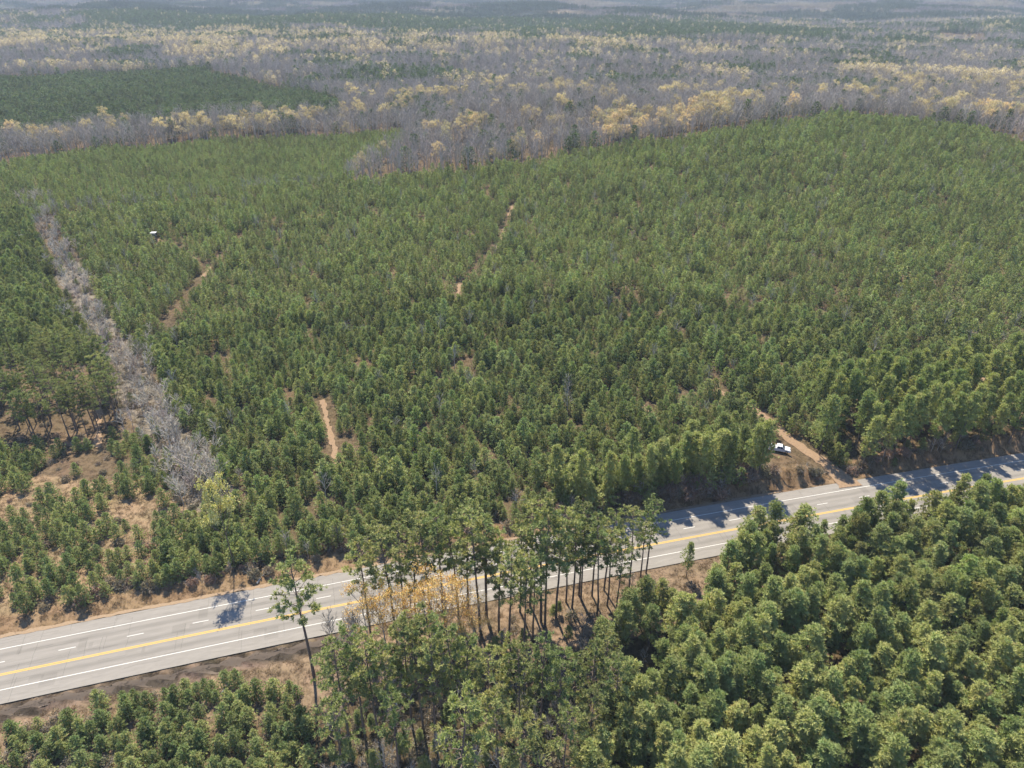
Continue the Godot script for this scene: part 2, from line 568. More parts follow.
# ================================================================ scene
func _ready() -> void:
	rng.seed = 20240317
	# camera
	cam = Camera3D.new()
	cam.name = "camera"
	cam.fov = rad_to_deg(2.0 * atan(384.0 / FOCAL))
	cam.near = 1.0
	cam.far = 60000.0
	cam.position = Vector3(0, 114.3, 0)
	cam.rotation = Vector3(deg_to_rad(-29.8), 0, deg_to_rad(0.2))
	cam.current = true
	add_child(cam)
	# sky, exposure, haze
	var env := Environment.new()
	env.background_mode = Environment.BG_SKY
	var sm := ProceduralSkyMaterial.new()
	sm.sky_top_color = Color(0.31, 0.42, 0.60)
	sm.sky_horizon_color = Color(0.62, 0.66, 0.69)
	sm.sky_curve = 0.2
	sm.sky_energy_multiplier = 1.12
	sm.ground_bottom_color = Color(0.35, 0.37, 0.33)
	sm.ground_horizon_color = Color(0.66, 0.74, 0.82)
	sm.sun_angle_max = 8.0
	env.sky = Sky.new()
	env.sky.sky_material = sm
	env.tonemap_mode = Environment.TONE_MAPPER_LINEAR
	env.tonemap_exposure = 3.2
	env.fog_enabled = true
	env.fog_density = 0.000075
	env.fog_light_color = Color(0.82, 0.88, 0.96)
	env.sdfgi_enabled = true
	env.ssao_enabled = true
	env.ssil_enabled = true
	var we := WorldEnvironment.new()
	we.name = "world_environment"
	we.environment = env
	add_child(we)
	# sun: ahead and to one side, high
	var sun := DirectionalLight3D.new()
	sun.name = "sun"
	sun.light_energy = 1.35
	sun.light_color = Color(1.0, 0.955, 0.87)
	sun.light_angular_distance = 0.55
	sun.shadow_enabled = true
	var az := deg_to_rad(-17.0)
	var el := deg_to_rad(57.0)
	add_child(sun)
	sun.look_at_from_position(Vector3(sin(az) * cos(el), sin(el), -cos(az) * cos(el)) * 100.0, Vector3.ZERO)

	n_big.seed = 5; n_big.frequency = 0.0035; n_big.fractal_octaves = 2
	n_mid.seed = 9; n_mid.frequency = 0.022; n_mid.fractal_octaves = 2
	n_small.seed = 12; n_small.frequency = 0.11; n_small.fractal_octaves = 2
	make_materials()
	for k in [["young", 6], ["stand", 7], ["tall", 6], ["bare", 6], ["yellow", 5], ["golden", 4], ["pale", 1], ["sapling", 4], ["shrub", 4], ["bare_shrub", 4]]:
		kinds[k[0]] = []
		for i in k[1]:
			match k[0]:
				"young": kinds.young.append(young_pine())
				"stand": kinds.stand.append(stand_pine())
				"tall": kinds.tall.append(tall_pine(1.0 + 0.25 * (i % 2)))
				"bare": kinds.bare.append(hardwood(0.0))
				"yellow": kinds.yellow.append(hardwood(0.85, 0.36))
				"pale": kinds.pale.append(hardwood(0.95, 0.3, 0.8, 17.0, 15))
				"golden": kinds.golden.append(hardwood(0.75, 0.19, 1.0, 17.0, 16))
				"sapling": kinds.sapling.append(hardwood(0.0, 0.3, 0.45, 9.0))
				"shrub": kinds.shrub.append(shrub(true))
				"bare_shrub": kinds.bare_shrub.append(shrub(false))

	# trails and the strip of bare growth, from where they cross the ground in view
	trails = [
		[poly([[322, 400], [328, 425], [338, 464]]), 2.4],
		[poly([[456, 302], [459, 287], [480, 265], [500, 243], [504, 228], [513, 206]]), 2.3],
		[poly([[160, 338], [180, 306], [203, 276], [214, 262], [236, 240], [268, 225], [332, 212]]), 2.3],
		[poly([[157, 239], [178, 247], [206, 270]]), 2.2],
		[poly([[98, 408], [98, 448]]), 2.2],
		[poly([[640, 404], [656, 420]]), 2.2],
		[poly([[975, 380], [1000, 368], [1040, 350]]), 3.6],
	]
	strip = poly([[38, 203], [60, 255], [84, 300], [120, 357], [150, 410], [192, 468], [214, 498]])
	build_ground()
	build_road()
	plant_field()
	plant_left()
	plant_near()
	plant_far()
	small_things()

func build_ground() -> void:
	var xs := axis_steps(-230.0, 250.0, 2.6, 1.055, -14000.0, 14000.0)
	var ds := axis_steps(45.0, 260.0, 1.5, 1.045, -60.0, 26000.0)
	var open_left := poly([[-60, 470], [60, 478], [160, 478], [215, 505], [235, 590], [-60, 650]])
	var vs := PackedVector3Array()
	var cs := PackedColorArray()
	var uv := PackedVector2Array()
	for d in ds:
		for x in xs:
			var q := road_q(x, d)
			var y := ground(x, d)
			if q > -14.6 and q < 3.6: y -= 0.12
			vs.append(Vector3(x, y, -d))
			uv.append(Vector2(x, d))
			var nb := n_mid.get_noise_2d(x + 500.0, d) * 0.5 + 0.5
			var ns := n_small.get_noise_2d(x, d + 300.0) * 0.5 + 0.5
			var c := Color(0.115, 0.08, 0.052).lerp(Color(0.07, 0.058, 0.034), nb)         # needle litter and low green growth
			var p := Vector2(x, d)
			if d < 320.0:
				if q > 3.0 and q < 9.0: c = Color(0.19, 0.135, 0.08).lerp(Color(0.14, 0.088, 0.05), ns)
				elif q > 9.0 and inside(p, open_left): c = Color(0.22, 0.15, 0.095).lerp(Color(0.13, 0.105, 0.06), ns)
				elif q < -14.0 and q > -17.6 and x < -30.0: c = Color(0.045, 0.036, 0.03).lerp(Color(0.14, 0.10, 0.075), smoothstep(0.55, 0.8, ns))
				elif q < -13.6: c = (Color(0.20, 0.14, 0.095).lerp(Color(0.11, 0.085, 0.055), ns) if q > -30.0 and x < 62.0 else Color(0.10, 0.07, 0.042).lerp(Color(0.06, 0.052, 0.03), nb))
				if strip.size() and line_dist(p, strip) < 6.0: c = Color(0.18, 0.155, 0.125).lerp(Color(0.11, 0.095, 0.07), ns)
			elif d > 2200.0:
				var f := n_big.get_noise_2d(x * 0.6, d * 0.6)
				c = Color(0.04, 0.05, 0.038).lerp(Color(0.10, 0.09, 0.075), smoothstep(0.1, 0.4, f)).lerp(Color(0.15, 0.12, 0.08), smoothstep(0.27, 0.33, n_big.get_noise_2d(x * 0.5 - 800.0, d * 0.9)))
			cs.append(c)
	var ix := PackedInt32Array()
	var nx := xs.size()
	for j in ds.size() - 1:
		for i in nx - 1:
			var a := j * nx + i
			var b := a + nx
			ix.append_array([a, b, a + 1, a + 1, b, b + 1])
	var arr := []
	arr.resize(Mesh.ARRAY_MAX)
	arr[Mesh.ARRAY_VERTEX] = vs
	arr[Mesh.ARRAY_COLOR] = cs
	arr[Mesh.ARRAY_TEX_UV] = uv
	arr[Mesh.ARRAY_INDEX] = ix
	var m := ArrayMesh.new()
	m.add_surface_from_arrays(Mesh.PRIMITIVE_TRIANGLES, arr)
	var st := SurfaceTool.new()
	st.create_from(m, 0)
	st.generate_normals()
	M.soil = mat(Color(1, 1, 1), 1.0)
	M.soil.albedo_texture = noise_texture(512, 3, 0.45, 1.45, [0.02, 0.09, 0.25])
	M.soil.uv1_scale = Vector3(1.0 / 23.0, 1.0 / 23.0, 1)
	M.soil.detail_enabled = true
	M.soil.detail_blend_mode = BaseMaterial3D.BLEND_MODE_MUL
	M.soil.detail_albedo = noise_texture(256, 31, 0.6, 1.3, [0.03, 0.11])
	M.soil.metallic_specular = 0.1
	var o := inst("ground", st.commit(), M.soil, self)
	tag(o, "tan litter, dry grass and bare soil under the pines", "", "", "structure")
	M.dirt = mat(lin(0.185, 0.128, 0.082), 1.0)
	M.dirt.albedo_texture = noise_texture(256, 17, 0.7, 1.25, [0.03, 0.12, 0.3])
	M.dirt.uv1_scale = Vector3(1.0 / 6.0, 1.0 / 6.0, 1)
	M.dirt.metallic_specular = 0.1
	var worn := [
		[trails[0][0], 1.7, "pale dirt track through the pines near the roadside"],
		[poly([[455, 303], [458, 294], [460, 284]]), 1.9, "short sandy bit of the winding lane, at its near end"],
		[poly([[497, 249], [501, 241], [504, 228]]), 1.7, "sandy bend in the middle of the winding lane"],
		[poly([[509, 216], [513, 206]]), 2.4, "sandy far end of the winding lane"],
		[poly([[203, 277], [210, 267]]), 2.2, "bare sandy spot where two lanes meet among the pines"],
		[poly([[157, 240], [168, 243]]), 2.4, "sandy spot beside the white-roofed box stand"],
		[trails[4][0], 2.0, "narrow tan track beside the thinned tall pines"],
		[trails[5][0], 1.7, "small bare dirt patch among the pines"],
		[trails[6][0], 3.4, "pale dirt strip along the hillside pines"],
	]
	for w in worn:
		var t := inst("path", strip_mesh(w[0], [w[1], w[1] * 0.75, w[1]], 0.14, 6, 0.9), M.dirt, self)
		tag(t, w[2], "", "", "structure")
	var drive := poly([[851, 487], [838, 474], [822, 461], [800, 447], [783, 434], [769, 423], [745, 406], [716, 390]])
	var t2 := inst("path", strip_mesh(drive, [6.5, 4.4, 3.2, 3.2, 4.6, 4.0, 2.4, 2.0], 0.12, 8, 0.7), M.dirt, self)
	tag(t2, "orange dirt driveway joining the highway between the pines", "", "", "structure")
	trails.append([drive, 2.6])

func axis_steps(lo: float, hi: float, step: float, grow: float, least: float, most: float) -> PackedFloat32Array:
	var out: Array[float] = []
	var v := lo
	while v < hi:
		out.append(v)
		v += step
	var s := step
	while v < most:
		out.append(v)
		s *= grow
		v += s
	out.append(most)
	s = step
	v = lo - s
	while v > least:
		out.push_front(v)
		s *= grow
		v -= s
	out.push_front(least)
	return PackedFloat32Array(out)

func build_road() -> void:
	M.asphalt = mat(lin(0.195, 0.180, 0.160), 0.92)
	M.asphalt.metallic_specular = 0.25
	M.asphalt.albedo_texture = asphalt_texture()
	M.asphalt.uv1_scale = Vector3(1.0 / 16.7, 1.0 / 40.0, 1)
	M.asphalt.uv1_offset = Vector3(13.7 / 16.7, 0, 0)
	var o := inst("road", road_strip(-330, 420, -13.7, 3.0, 0.0, 3.0, 4), M.asphalt, self)
	tag(o, "grey three lane highway with worn asphalt and paved shoulders", "", "", "structure")
	M.gravel = mat(lin(0.18, 0.13, 0.085), 1.0)
	M.gravel.albedo_texture = M.dirt.albedo_texture
	M.gravel.uv1_scale = Vector3(0.3, 0.3, 1)
	M.white = mat(lin(0.44, 0.43, 0.40), 0.8)
	M.white.albedo_texture = noise_texture(128, 41, 0.62, 1.06, [0.05, 0.2])
	M.amber = mat(lin(0.44, 0.28, 0.07), 0.8)
	M.amber.albedo_texture = M.white.albedo_texture
	inst("edge_line", road_strip(-330, 420, -0.09, 0.09, 0.006, 3.0), M.white, o)
	inst("edge_line", road_strip(-330, 420, -10.5, -10.32, 0.006, 3.0), M.white, o)
	inst("centre_line", road_strip(-330, 420, -6.92, -6.70, 0.006, 3.0), M.amber, o)
	inst("centre_line", road_strip(-330, 420, -6.58, -6.36, 0.006, 3.0), M.amber, o)
	var x := -52.5 - 11.77 * 14
	while x < 330.0:
		inst("lane_dash", road_strip(x - 1.47, x + 1.47, -3.55, -3.38, 0.006, 1.0), M.white, o)
		x += 11.77
	M.mud = mat(lin(0.095, 0.074, 0.056), 0.95)
	M.mud.albedo_texture = noise_texture(256, 61, 0.35, 2.6, [0.02, 0.07, 0.2])
	M.mud.uv1_scale = Vector3(0.22, 0.07, 1)
	var dl := PackedVector2Array()
	for i in 15: dl.append(xd(-112.0 + i * 5.4, -15.5 - 0.3 * sin(i * 0.9)))
	tag(inst("ditch", strip_mesh(dl, [1.2, 2.0, 1.3, 1.8, 2.1, 1.4, 0.8], 0.05, 6, 0.7), M.mud, self), "dark muddy roadside ditch with ruts along the near shoulder", "", "", "structure")
	var s := strip_mesh(PackedVector2Array([xd(-330, 3.6), xd(-150, 3.6), xd(-60, 3.6), xd(20, 3.6), xd(70, 3.6)]), [1.6, 1.6, 1.5, 1.2, 1.0], 0.04, 2, 0.5)
	tag(inst("verge", s, M.gravel, self), "sandy tan strip along the far side of the highway", "", "", "structure")

func xd(x: float, q: float) -> Vector2:
	var p := road_point(x, q, 0)
	return Vector2(p.x, -p.z)

func asphalt_texture() -> ImageTexture:
	var w := 512
	var h := 1024
	var im := Image.create(w, h, false, Image.FORMAT_RGB8)
	var a := FastNoiseLite.new(); a.seed = 2; a.frequency = 0.35
	var b := FastNoiseLite.new(); b.seed = 3; b.frequency = 0.02
	var c := FastNoiseLite.new(); c.seed = 4; c.frequency = 0.04
	for y in h:
		for x in w:
			var q := x / float(w) * 16.7 - 13.7
			var g := 1.0 + 0.10 * a.get_noise_2d(x, y) + 0.10 * b.get_noise_2d(x * 1.5, y * 0.35) + 0.07 * c.get_noise_2d(x * 1.6, y * 0.06)
			for lane in [-1.75, -5.15, -8.8]:                     # oil-darkened band between the worn wheel tracks
				g -= 0.15 * exp(-pow((q - lane) / 0.5, 2.0))
				g += 0.05 * (exp(-pow((q - lane - 0.95) / 0.35, 2.0)) + exp(-pow((q - lane + 0.95) / 0.35, 2.0)))
			if q > 0.4 or q < -11.2: g += 0.05 + 0.08 * b.get_noise_2d(x * 3.0, y)
			im.set_pixel(x, y, Color(g * 0.8, g * 0.8, g * 0.8).linear_to_srgb())
	for i in 46:                                          # sealed cracks, lengthwise and across
		var lengthwise := i % 3 != 0
		var px := rng.randf() * w
		var py := rng.randf() * h
		for k in rng.randi_range(60, 260):
			px += rng.randf_range(-0.7, 0.7) if lengthwise else rng.randf_range(0.6, 1.4)
			py += 1.0 if lengthwise else rng.randf_range(-0.35, 0.35)
			if px < 1.0 or px > w - 2.0: break
			var c0 := im.get_pixel(int(px), int(py) % h)
			im.set_pixel(int(px), int(py) % h, c0.darkened(0.3))
	for i in 9:                                           # patches of newer, darker surfacing
		var r := Rect2i(int(rng.randf_range(40, 400)), int(rng.randf_range(0, 900)), int(rng.randf_range(30, 110)), int(rng.randf_range(14, 90)))
		for y in range(r.position.y, r.end.y):
			for x in range(r.position.x, r.end.x):
				im.set_pixel(x, y, im.get_pixel(x, y).darkened(0.05))
	return ImageTexture.create_from_image(im)

# ---------------------------------------------------------------- the plantation across the road
func blocked(p: Vector2) -> bool:
	for t in trails:
		if line_dist(p, t[0]) < t[1]: return true
	return false

func young_tint(p: Vector2) -> Color:
	var n := n_mid.get_noise_2d(p.x * 0.6, p.y * 0.6)
	var k := 1.0 + 0.14 * n + rng.randf_range(-0.34, 0.34)
	var y := 1.0 + rng.randf_range(-0.08, 0.14)
	if rng.randf() < 0.08: k *= 0.68
	return Color(k * y, k, k * (1.0 + rng.randf_range(-0.1, 0.1)))

func plant_field() -> void:
	var field := poly([[44, 212], [120, 205], [200, 195], [300, 184], [395, 174], [470, 166], [560, 153], [640, 141], [740, 126], [800, 118], [870, 115], [940, 121], [1024, 141], [1200, 190]], 4.0)
	field.append(Vector2(330, 150)); field.append(Vector2(-90, 90))
	for i in range(strip.size() - 1, -1, -1): field.append(strip[i] + Vector2(6.0, 0))
	var gap := poly([[754, 436], [806, 436], [830, 462], [796, 480], [762, 474]])
	var spots := []
	var dir := Vector2(0.93, 0.37)                          # the rows
	var across := Vector2(-0.37, 0.93)
	var n := 0
	for i in range(-320, 480):
		for j in range(-80, 430):
			var p := Vector2(0, 130) + dir * (i * 2.6) + across * (j * 2.8)
			if not seen(p.x, p.y): continue
			p += Vector2(rng.randf_range(-0.75, 0.75), rng.randf_range(-0.75, 0.75))
			var q := road_q(p.x, p.y)
			if q < 9.5 or not inside(p, field): continue
			var thin := n_mid.get_noise_2d(p.x * 1.3 + 77.0, p.y * 1.3)
			if rng.randf() < 0.06 + 0.4 * smoothstep(0.42, 0.6, thin): continue
			if rng.randf() < smoothstep(0.30, 0.45, n_small.get_noise_2d(p.x * 0.55 - 210.0, p.y * 0.55 + 50.0)) * 0.65: continue
			if blocked(p) or line_dist(p, strip) < 5.6 + 4.5 * n_small.get_noise_2d(p.x, p.y) + 1.5 * n_mid.get_noise_2d(p.x, p.y): continue
			spots.append([p.x * p.x + p.y * p.y, p])
			n += 1
	spots.sort_custom(func(a, b): return a[0] < b[0])
	var single := 0
	var mass := Node3D.new()
	mass.name = "pine_plantation"
	add_child(mass)
	tag(mass, "dense mass of young green pines filling the slope across the highway", "pine plantation", "", "stuff")
	for s in spots:
		var p: Vector2 = s[1]
		var size := (0.44 + 0.62 * pow(rng.randf(), 1.2)) * (1.0 + 0.15 * n_mid.get_noise_2d(p.x, p.y))
		if rng.randf() < 0.05: size *= 1.4
		if (p.x > 92.0 and road_q(p.x, p.y) < 34.0) or inside(p, gap): continue
		var t := pose(p, size, rng.randf_range(0.9, 1.2) * (1.0 + 0.18 * (1.0 - size)))
		var rare := rng.randf()
		if rare < 0.012:
			heap("bare%d" % (rng.randi() % 6), pose(p, rng.randf_range(0.4, 0.6)), Color(1.1, 1.1, 1.1))
			continue
		if single < 300 and absf(p.x) < p.y * 0.7:
			single += 1
			tree("plantation_pine", "young", t, M.bark, tone("young"), "young green pine at the roadside edge of the plantation across the highway", "pine tree", "young pines at the plantation edge")
			continue
		heap(("young%d" if s[0] < 70000.0 else "faryoung%d") % (rng.randi() % 6), t, young_tint(p))
	for i in 6: kinds.young[i].far = far_pine(M.young); kinds.young[i].mature = far_pine(M.mature)
	for i in 6:
		pour("faryoung%d" % i, "young_pines", kinds.young[i].far, mass)
		pour("young%d" % i, "young_pines", joined([kinds.young[i].trunk, kinds.young[i].crown], [M.bark, M.young]), mass)
		pour("bare%d" % i, "bare_trees", joined([kinds.bare[i].trunk], [M.grey_bark]), mass)
	heaps.clear()
	print("field ", n)
	# larger pines on the bank beside the driveway
	for i in range(0, 46):
		for j in 6:
			var p := xd(96.0 + i * 3.8 + rng.randf_range(-1.6, 1.6), 7.2 + j * 5.2 + rng.randf_range(-1.5, 1.5))
			if not seen(p.x, p.y, 45.0) or blocked(p): continue
			tree("roadside_pine", "stand", pose(p, rng.randf_range(0.85, 1.28), 0.9), M.bark, tone("stand"), "bushy green pine on the shaded bank between driveway and hillside", "pine tree", "pines on the bank past the driveway")
	for i in range(0, 84):
		var p := xd(16.0 + i * 0.82 + rng.randf_range(-0.8, 0.8), rng.randf_range(6.8, 17.0))
		if blocked(p) or p.x > 80.0 or inside(p, gap): continue
		tree("hedge_pine", "stand" if i % 3 == 0 else "young", pose(p, rng.randf_range(0.55, 1.1) if i % 3 == 0 else rng.randf_range(0.5, 1.25), rng.randf_range(0.95, 1.25)), M.bark, tone("stand"), "mid-height pine in the dense row on the bank before the driveway", "pine tree", "pines on the bank before the driveway")
	for i in range(0, 13):                                 # taller ones right at the top of the bank
		var p := xd(20.0 + i * 4.6 + rng.randf_range(-1.6, 1.6), rng.randf_range(7.0, 9.5))
		if blocked(p) or inside(p, gap): continue
		tree("hedge_pine", "stand", pose(p, rng.randf_range(0.85, 1.2), 0.85), M.bark, tone("stand"), "taller slim pine at the top edge of the bank before the driveway", "pine tree", "taller pines at the bank edge")
	for a in [[819, 455, 396], [864, 452, 404]]:
		var p := gp(a[0], a[1])
		var hh := height_to(p, a[2])
		tree("roadside_pine", "stand", pose(p, hh / 14.0, 0.95), M.bark, tone("stand"), "full rounded pine standing right beside the driveway mouth" if a[0] == 819 else "grey-green taller pine on the bank just past the driveway", "pine tree")

func height_to(p: Vector2, top_y: float) -> float:
	var r := ray(512, top_y)
	var k := p.y / -r.z
	return clampf(cam.position.y + r.y * k - ground(p.x, p.y), 3.0, 34.0)

# ---------------------------------------------------------------- the ground beyond the road, on the other side of the bare strip
func plant_left() -> void:
	for i in 640:                                          # leafless grey growth along the strip
		var s := rng.randf() * (strip.size() - 1)
		var p := strip[int(s)].lerp(strip[int(s) + 1], s - int(s)) + Vector2(rng.randfn(0, 4.6), rng.randf_range(-5, 5))
		if blocked(p): continue
		if i < 300:
			tree("strip_sapling", "sapling", pose(p, rng.randf_range(0.5, 1.05), 1.25), M.pale_bark if i % 3 else M.grey_bark_tones[rng.randi() % 5], null, "leafless grey sapling in the pale strip dividing the pine fields", "bare tree", "grey saplings in the pale strip")
		else:
			if i % 9 == 0:
				tree("strip_pine", "young", pose(p, rng.randf_range(0.4, 0.8), 1.1), M.bark, tone("young"), "stray young pine growing in the pale strip of bare saplings", "pine tree", "stray pines in the pale strip")
				continue
			tree("grey_shrub", "bare_shrub", pose(p, rng.randf_range(0.6, 1.1)), M.pale_bark, tone("brush" if i % 2 else "russet"), "low grey-brown shrub in the pale strip dividing the pine fields", "shrub", "shrubs in the pale strip")
	var dense := poly([[-160, 220], [30, 212], [52, 258], [76, 302], [112, 360], [-160, 372]], 1.0)
	var thinned := poly([[-60, 420], [-60, 372], [60, 365], [120, 390], [132, 430], [60, 452]])
	var sparse := poly([[-140, 440], [60, 450], [140, 432], [190, 478], [232, 505], [262, 590], [-140, 680]])
	var mass := Node3D.new()
	mass.name = "pine_thicket"
	add_child(mass)
	tag(mass, "dense young pines beyond the thinned tall pines and pale strip", "pine plantation", "", "stuff")
	var step := 3.2
	for i in range(-120, 0):
		for j in range(0, 130):
			var p := Vector2(i * step, 95.0 + j * step) + Vector2(rng.randf_range(-1.2, 1.2), rng.randf_range(-1.2, 1.2))
			if not seen(p.x, p.y, 36.0) or road_q(p.x, p.y) < 8.5: continue
			if line_dist(p, strip) < 5.6 + 4.5 * n_small.get_noise_2d(p.x, p.y) or blocked(p): continue
			if inside(p, dense):
				if rng.randf() < 0.12: continue
				heap("young%d" % (rng.randi() % 6), pose(p, rng.randf_range(0.75, 1.15), 1.05), young_tint(p))
			elif inside(p, sparse):
				var n := n_mid.get_noise_2d(p.x * 1.6, p.y * 1.6)
				var near := smoothstep(34.0, 14.0, road_q(p.x, p.y))
				if rng.randf() > 0.62 + n * 1.3 + near * 0.5: continue
				tree("clearing_pine", "young", pose(p, rng.randf_range(0.45, 0.85), 1.1), M.bark, tone("young"), "small bright green pine among tan grass clearings beside the highway", "pine tree", "small pines on the tan clearing")
	for i in 6:
		pour("young%d" % i, "young_pines", joined([kinds.young[i].trunk, kinds.young[i].crown], [M.bark, M.young]), mass)
	heaps.clear()
	var k := 0
	while k < 84:                                          # tall thinned pines with bare trunks
		var p := Vector2(rng.randf_range(-190, -70), rng.randf_range(150, 240))
		if not inside(p, thinned): continue
		k += 1
		tree("thinned_pine", "tall", pose(p, rng.randf_range(0.55, 0.8), 1.25), M.bark, tone("tall"), "tall thinned pine with bare trunk over tan ground, beyond the highway", "pine tree", "thinned pines beyond the highway")
	for i in 400:
		var p := Vector2(rng.randf_range(-170, -40), rng.randf_range(98, 220))
		if not (inside(p, sparse) or inside(p, thinned)) or not seen(p.x, p.y, 30.0) or road_q(p.x, p.y) < 8.0 or blocked(p): continue
		tree("clearing_shrub", "shrub" if i % 2 else "bare_shrub", pose(p, rng.randf_range(0.35, 0.9), 1.1), M.grey_bark, tone("brush" if i % 3 else "russet"), "low brown scrub on the tan clearing beside the pale strip", "shrub", "scrub on the tan clearing")
	# brush at the far roadside
	var x := -190.0
	while x < 215.0:
		x += rng.randf_range(0.7, 2.2) * (0.55 if x > 15.0 else 1.0)
		var p := xd(x, rng.randf_range(5.2 if x > 15.0 else 6.3, 8.5 if x > 15.0 else 12.5))
		if blocked(p) or not seen(p.x, p.y, 10.0) or (x > 62.0 and x < 86.0 and rng.randf() < 0.6): continue
		var r := rng.randf()
		if r < 0.35:
			tree("roadside_shrub", "shrub", pose(p, rng.randf_range(0.5, 1.25)), M.grey_bark, tone("brush"), "olive-brown bushy shrub at the far edge of the highway", "shrub", "shrubs along the far roadside")
		elif r < 0.7:
			tree("russet_shrub", "shrub", pose(p, rng.randf_range(0.5, 1.3) * (1.5 if x > 0.0 and x < 75.0 else 1.0)), M.grey_bark, tone("russet"), "russet-brown dry shrub at the far edge of the highway", "shrub", "russet shrubs along the far roadside")
		elif r < 0.85:
			tree("roadside_sapling", "sapling", pose(p, rng.randf_range(0.3, 0.75) , 1.2), M.grey_bark, null, "thin leafless sapling at the far edge of the highway", "bare tree", "bare saplings along the far roadside")
		else:
			tree("roadside_sapling_pine", "young", pose(p, rng.randf_range(0.4, 0.85), 1.1), M.bark, tone("young"), "small pine mixed with brown brush at the far roadside", "pine tree", "small pines in the roadside brush")

# ---------------------------------------------------------------- this side of the road
func tall(px: float, by: float, ty: float, label: String, group: String, key := "tall", bark := "bark", crown := "", wide := 1.0) -> void:
	var p := gp(px, by)
	var h := height_to(p, ty)
	var ks: Array = kinds[key]
	tree("tall_pine", key, pose(p, h / ks[0].h, wide, 0.02), M[bark], tone("tall") if crown == "" else M[crown], label, "pine tree", group)

